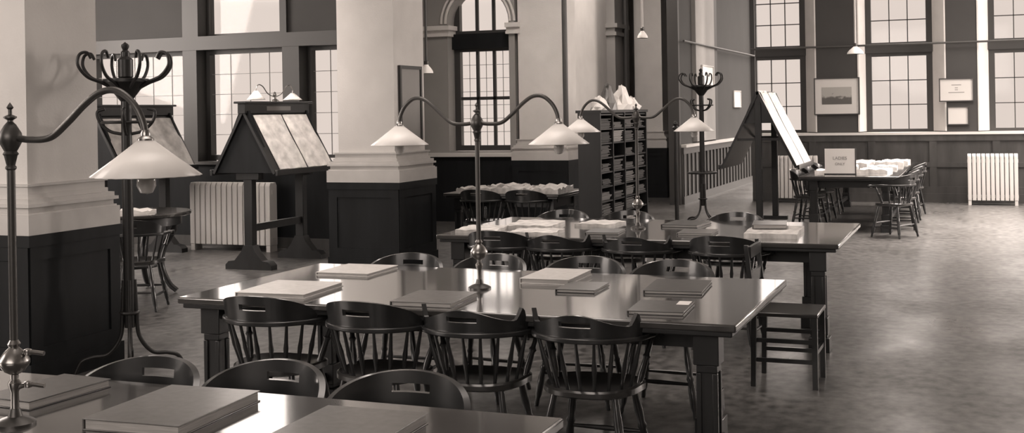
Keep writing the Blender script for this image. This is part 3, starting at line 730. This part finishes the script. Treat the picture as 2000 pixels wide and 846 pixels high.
# ------------------------------------------------------------------ books and papers
def book(u, v, w_, d_, h_, deg, cov, label, name='folio', cat='book', z=.76, group=None, lip=.006):
    t = thing(name, label, cat, (u, v, z), R(deg), group); a, b_ = w_/2, d_/2
    MB().box(-a, -b_, 0, a, b_, .004).obj('back_cover', cov, t, bevel=.0015)
    MB().box(-a+lip, -b_+lip, .004, a-lip, b_-lip, h_-.004).obj('pages', PAGES, t)
    MB().box(-a, -b_, h_-.004, a, b_, h_).box(-a-.003, -b_, 0, -a+.003, b_, h_).obj('front_cover', cov, t, bevel=.0015)
    return t
def papers(u, v, w_, d_, h_, deg, label, name='newspaper', z=.76, mat=NEWS, group=None, cat='newspaper', curl=.008):
    vs = []; fs = []; nu, nv = 8, 8; ph = random.uniform(0, 6); M = (nu+1)*(nv+1)
    for s1 in (0, 1):
        for i in range(nu+1):
            for j in range(nv+1):
                x_ = -w_/2+w_*i/nu; y_ = -d_/2+d_*j/nv
                e_ = max(abs(2*i/nu-1), abs(2*j/nv-1))**4
                vs.append((x_+.006*sin(j+ph), y_+.006*sin(i*1.3+ph), (s1*(h_+curl*(e_*abs(sin(i+j*.7+ph))+.3*sin(i*.9+ph)*0)))+(s1*curl*.4*abs(sin(pi*i/nu)))))
    for i in range(nu):
        for j in range(nv):
            k = i*(nv+1)+j; fs.append((k, k+1, k+nv+2, k+nv+1)); fs.append((M+k, M+k+nv+1, M+k+nv+2, M+k+1))
    for i in range(nu):
        for k0 in (i*(nv+1), i*(nv+1)+nv): fs.append((k0, k0+nv+1, M+k0+nv+1, M+k0))
    for j in range(nv):
        for k0 in (j, nu*(nv+1)+j): fs.append((k0, k0+1, M+k0+1, M+k0))
    o = MB().add(vs, fs).obj(name, mat); o.location = (u, v, z); o.rotation_euler = (0, 0, R(deg))
    return tag(o, label, cat, group)
B1 = 'folios on the nearest table'; B2 = 'folios on the second table'; B3 = 'papers on the third table'
book(-2.39, 3.08, .34, .46, .036, 3, COVM, 'thick grey-topped folio lying left of centre on the nearest table', group=B1)
book(-1.74, 3.02, .34, .42, .034, 2, COVM, 'grey-topped folio at the front centre of the nearest table', group=B1)
book(-2.98, 3.16, .22, .36, .03, -4, COVD, 'dark folio behind the nearest lamp stem', group=B1)
book(-3.50, 6.25, .34, .40, .02, 1, COVL, 'thin pale folio at the far left of the second table', group=B2)
book(-3.47, 5.46, .40, .46, .024, 4, COVL, 'wide pale folio near the left end of the second table', group=B2)
book(-2.57, 5.37, .32, .38, .024, 3, COVM, 'folio lying just before the lamp foot on the second table', group=B2)
book(-2.24, 6.27, .28, .44, .03, 1, COVL, 'pale thick folio beside the lamp foot on the second table', group=B2)
book(-1.98, 5.95, .21, .30, .018, 2, COVD, 'small dark book right of the lamp on the second table', name='book', group=B2)
book(-1.50, 6.10, .30, .42, .018, 5, COVD, 'dark flat folio at the far right of the second table', group=B2)
bk_ = book(-1.42, 5.43, .26, .32, .018, 4, COVD, 'dark folio with a white corner at the near right of the second table', group=B2)
MB().box(.06, .05, .018, .12, .155, .0186).obj('white_label', PAPER, bk_)
papers(-3.74, 8.70, .34, .40, .018, 8, 'white newspaper at the left end of the third table', group=B3)
papers(-3.45, 9.15, .40, .50, .02, 6, 'broad white newspaper at the back left of the third table', group=B3)
papers(-3.22, 8.55, .36, .34, .022, 5, 'folded white newspaper at the front left of the third table', group=B3)
papers(-2.95, 9.35, .30, .36, .016, -6, 'grey newspaper behind the lamp on the third table', group=B3, mat=NEWS)
book(-2.25, 9.45, .30, .40, .022, -4, COVD, 'dark folio right of the lamp on the third table', group=B3)
book(-2.72, 8.75, .26, .32, .018, 6, COVD, 'dark book left of the lamp foot on the third table', name='book', group=B3)
book(-2.02, 8.85, .26, .34, .018, 3, COVM, 'grey book right of the lamp foot on the third table', name='book', group=B3)
papers(-1.46, 8.92, .38, .62, .03, 3, 'white newspaper under a folio at the right of the third table', group=B3, curl=.004)
book(-1.52, 9.10, .25, .34, .032, 8, COVM, 'pale thick folio on top of the white newspaper, third table', z=.796, group=B3)
for k, (u, v, w_, d_, a) in enumerate(((-5.62, 12.95, .42, .40, 10), (-5.15, 12.98, .44, .42, -6), (-4.75, 13.0, .36, .44, 8), (-5.4, 13.42, .44, .36, 4), (-4.85, 13.45, .42, .36, -4))):
    papers(u, v, w_, d_, .025+.006*(k % 2), a, 'crumpled newspaper on the small table by the pillars, %s' % ('front left', 'front middle', 'front right', 'back left', 'back right')[k], group='newspapers on the small table', curl=.035)
for k, (u, v, a) in enumerate(((-2.05, 17.6, 4), (-1.45, 17.7, -3), (-1.98, 18.6, 6), (-1.42, 18.7, 2), (-1.9, 19.7, -5), (-1.4, 19.8, 3), (-1.9, 20.55, 2), (-1.35, 20.55, -2))):
    papers(u, v, .42, .55, .02+.01*(k % 3), a, 'newspaper on the far table, %s row, %s side' % (('first', 'second', 'third', 'last')[k//2], ('left', 'right')[k % 2]), group='newspapers on the far table', curl=.02)
papers(-7.62, 9.25, .34, .30, .012, 20, 'open white paper on the round table', z=.795, mat=PAPER, cat='paper', name='paper_sheet', curl=.02)
# papers heaped on the rack
def heap(u, v, z, w_, h_, label, mat, seed, d_=.2):
    rnd = random.Random(seed); vs = []; fs = []; n_ = 14
    L = [(1, 0), (.95, .25), (.7, .6), (.45, .88), (.08, 1)]
    for s1, q in L:
        for k in range(n_):
            a = 2*pi*k/n_; j = 1+rnd.uniform(-.22, .22); vs.append((d_/2*s1*cos(a)*j, w_/2*s1*sin(a)*j, h_*q*(1+(rnd.uniform(-.2, .2) if q else 0))))
    for j in range(len(L)-1):
        for k in range(n_): fs.append((j*n_+k, j*n_+(k+1) % n_, (j+1)*n_+(k+1) % n_, (j+1)*n_+k))
    fs.append(tuple(range(n_))[::-1]); fs.append(tuple(range((len(L)-1)*n_, len(L)*n_)))
    o = MB().add(vs, fs).obj('crumpled_newspaper', mat, smooth=False); o.location = (u, v, z)
    return tag(o, label, 'newspaper', 'newspapers heaped on the rack')
heap(-3.92, 12.45, 1.712, .36, .14, 'low crumpled white newspaper on top of the rack, nearest the camera', PAPER, 1)
heap(-3.95, 12.85, 1.712, .30, .28, 'dark crumpled bundle in the middle of the rack top', COVM, 2, .18)
heap(-3.90, 13.25, 1.712, .50, .27, 'tall crumpled white newspaper on the rack top', PAPER, 3, .22)
heap(-3.92, 13.75, 1.712, .40, .14, 'low white newspaper at the far end of the rack top', PAPER, 4)

# notice on the far table
t = thing('table_notice', 'white upright notice card standing on the near end of the far table', 'sign', (-1.86, 17.0, .76), 0)
MB().box(-.205, -.006, .006, .205, .006, .36).obj('card', PAPER, t)
MB().box(-.215, -.012, 0, .215, .012, .014).obj('card_foot', WOOD, t); MB().box(.205, -.010, .0, .218, .010, .365).obj('card_edge', FRAME, t)
def lettering(txt, size, loc, parent, mat=INK, rot=(pi/2, 0, 0), name='lettering'):
    c_ = bpy.data.curves.new(name, 'FONT'); c_.body = txt; c_.size = size; c_.align_x = 'CENTER'; c_.align_y = 'CENTER'; c_.extrude = .0006
    tmp = bpy.data.objects.new('tmp', c_); C.objects.link(tmp); dg = bpy.context.evaluated_depsgraph_get(); me = bpy.data.meshes.new_from_object(tmp.evaluated_get(dg))
    bpy.data.objects.remove(tmp); me.materials.clear(); me.materials.append(mat)
    o = bpy.data.objects.new(name, me); C.objects.link(o); o.location = loc; o.rotation_euler = rot; o.parent = parent; return o
lettering('LADIES', .062, (0, -.008, .225), t); lettering('ONLY', .05, (0, -.008, .145), t)

# ------------------------------------------------------------------ pictures and notices
def framed(u, v, z0, z1, w_, label, mats, kind='picture', inner=None, fw_=.02, tilt=0, rz=0, cat='picture'):
    t = thing(kind, label, cat, (u, v, z0), rz); h_ = z1-z0; a = w_/2
    m = MB()
    for b_ in ((-a, -.03, 0, -a+fw_, 0, h_), (a-fw_, -.03, 0, a, 0, h_), (-a+fw_, -.03, 0, a-fw_, 0, fw_), (-a+fw_, -.03, h_-fw_, a-fw_, 0, h_)): m.box(*b_)
    m.obj('picture_frame', mats[0], t); MB().box(-a+fw_, -.016, fw_, a-fw_, -.004, h_-fw_).obj('mount', mats[1], t)
    if inner:
        x0, z_0, x1, z_1, mt = inner; MB().box(x0, -.019, z_0, x1, -.0155, z_1).obj('print', mt, t, smooth=False)
    return t
framed(-2.44, VB-.005, 1.56, 2.23, .80, 'wide framed engraving of a skyline between the back windows', (FRAME, MAT), inner=(-.26, .19, .26, .50, ENG))
f2 = framed(-.42, VB-.005, 1.76, 2.17, .57, 'upper framed notice between the back windows at the right', (FRAME, MAT), kind='framed_notice', cat='notice')
m = MB()
for k, (w_, z) in enumerate(((.16, .29), (.05, .24), (.05, .205), (.26, .16))): m.box(-w_/2, -.0175, z-.008, w_/2, -.0155, z+.008)
m.obj('text_lines', INK, f2)
framed(-.40, VB-.005, 1.35, 1.68, .36, 'small framed notice hanging below the larger one at the right', (FRAME, MAT), kind='framed_notice', cat='notice')
framed(-5.94, 11.84, 1.38, 2.24, .54, 'tall narrow framed sheet on the side of the second pillar', (FRAME, WALLM), kind='framed_sheet', rz=pi/2, fw_=.035)
framed(-4.965, 22.75, 2.16, 2.55, 1.0, 'pale framed notice high on the passage pilaster behind the distant coat stand', (MAT, PAPER), kind='framed_notice', rz=pi/2, cat='notice')
framed(-5.045, 26.1, 1.73, 2.1, .8, 'pale notice on the passage wall, left of the tent-shaped stand', (MAT, PAPER), kind='framed_notice', rz=pi/2, cat='notice')

# ------------------------------------------------------------------ hanging lamps
def pendant(u, v, z, label, r_=.10, rod_to=H, mat=PIPEL):
    t = thing('pendant_lamp', label, 'lamp', (u, v, z), 0, 'small pendant lamps')
    MB().lathe([(r_, 0), (r_*.95, .03), (r_*.7, .07), (r_*.35, .11), (.03, .13), (.025, .13), (r_*.3, .10), (r_*.65, .06), (r_*.88, .025), (r_*.93, 0)]).obj('lamp_shade', MILK, t)
    MB().lathe([(.03, .12), (.035, .13), (.035, .17), (.015, .19)]).obj('lamp_holder', BRONZE, t)
    MB().tube([(0, 0, .18), (0, 0, rod_to-z)], .018 if rod_to == H else .006, sub=1).obj('rod', mat, t)
    MB().lathe([(0, .03), (.025, .035), (.03, .06), (.018, .09), (.015, .12)]).obj('bulb', BULBM, t)
    return t
pendant(-2.0, 20.9, 2.60, 'small pendant lamp on a long pale rod before the back windows', r_=.14)
pendant(-7.35, 15.2, 2.28, 'small pendant lamp hanging beside the arched window', r_=.10, mat=PIPE)
pendant(-5.35, 19.5, 2.93, 'small pendant lamp near the farthest pillar', r_=.09, mat=PIPEL)
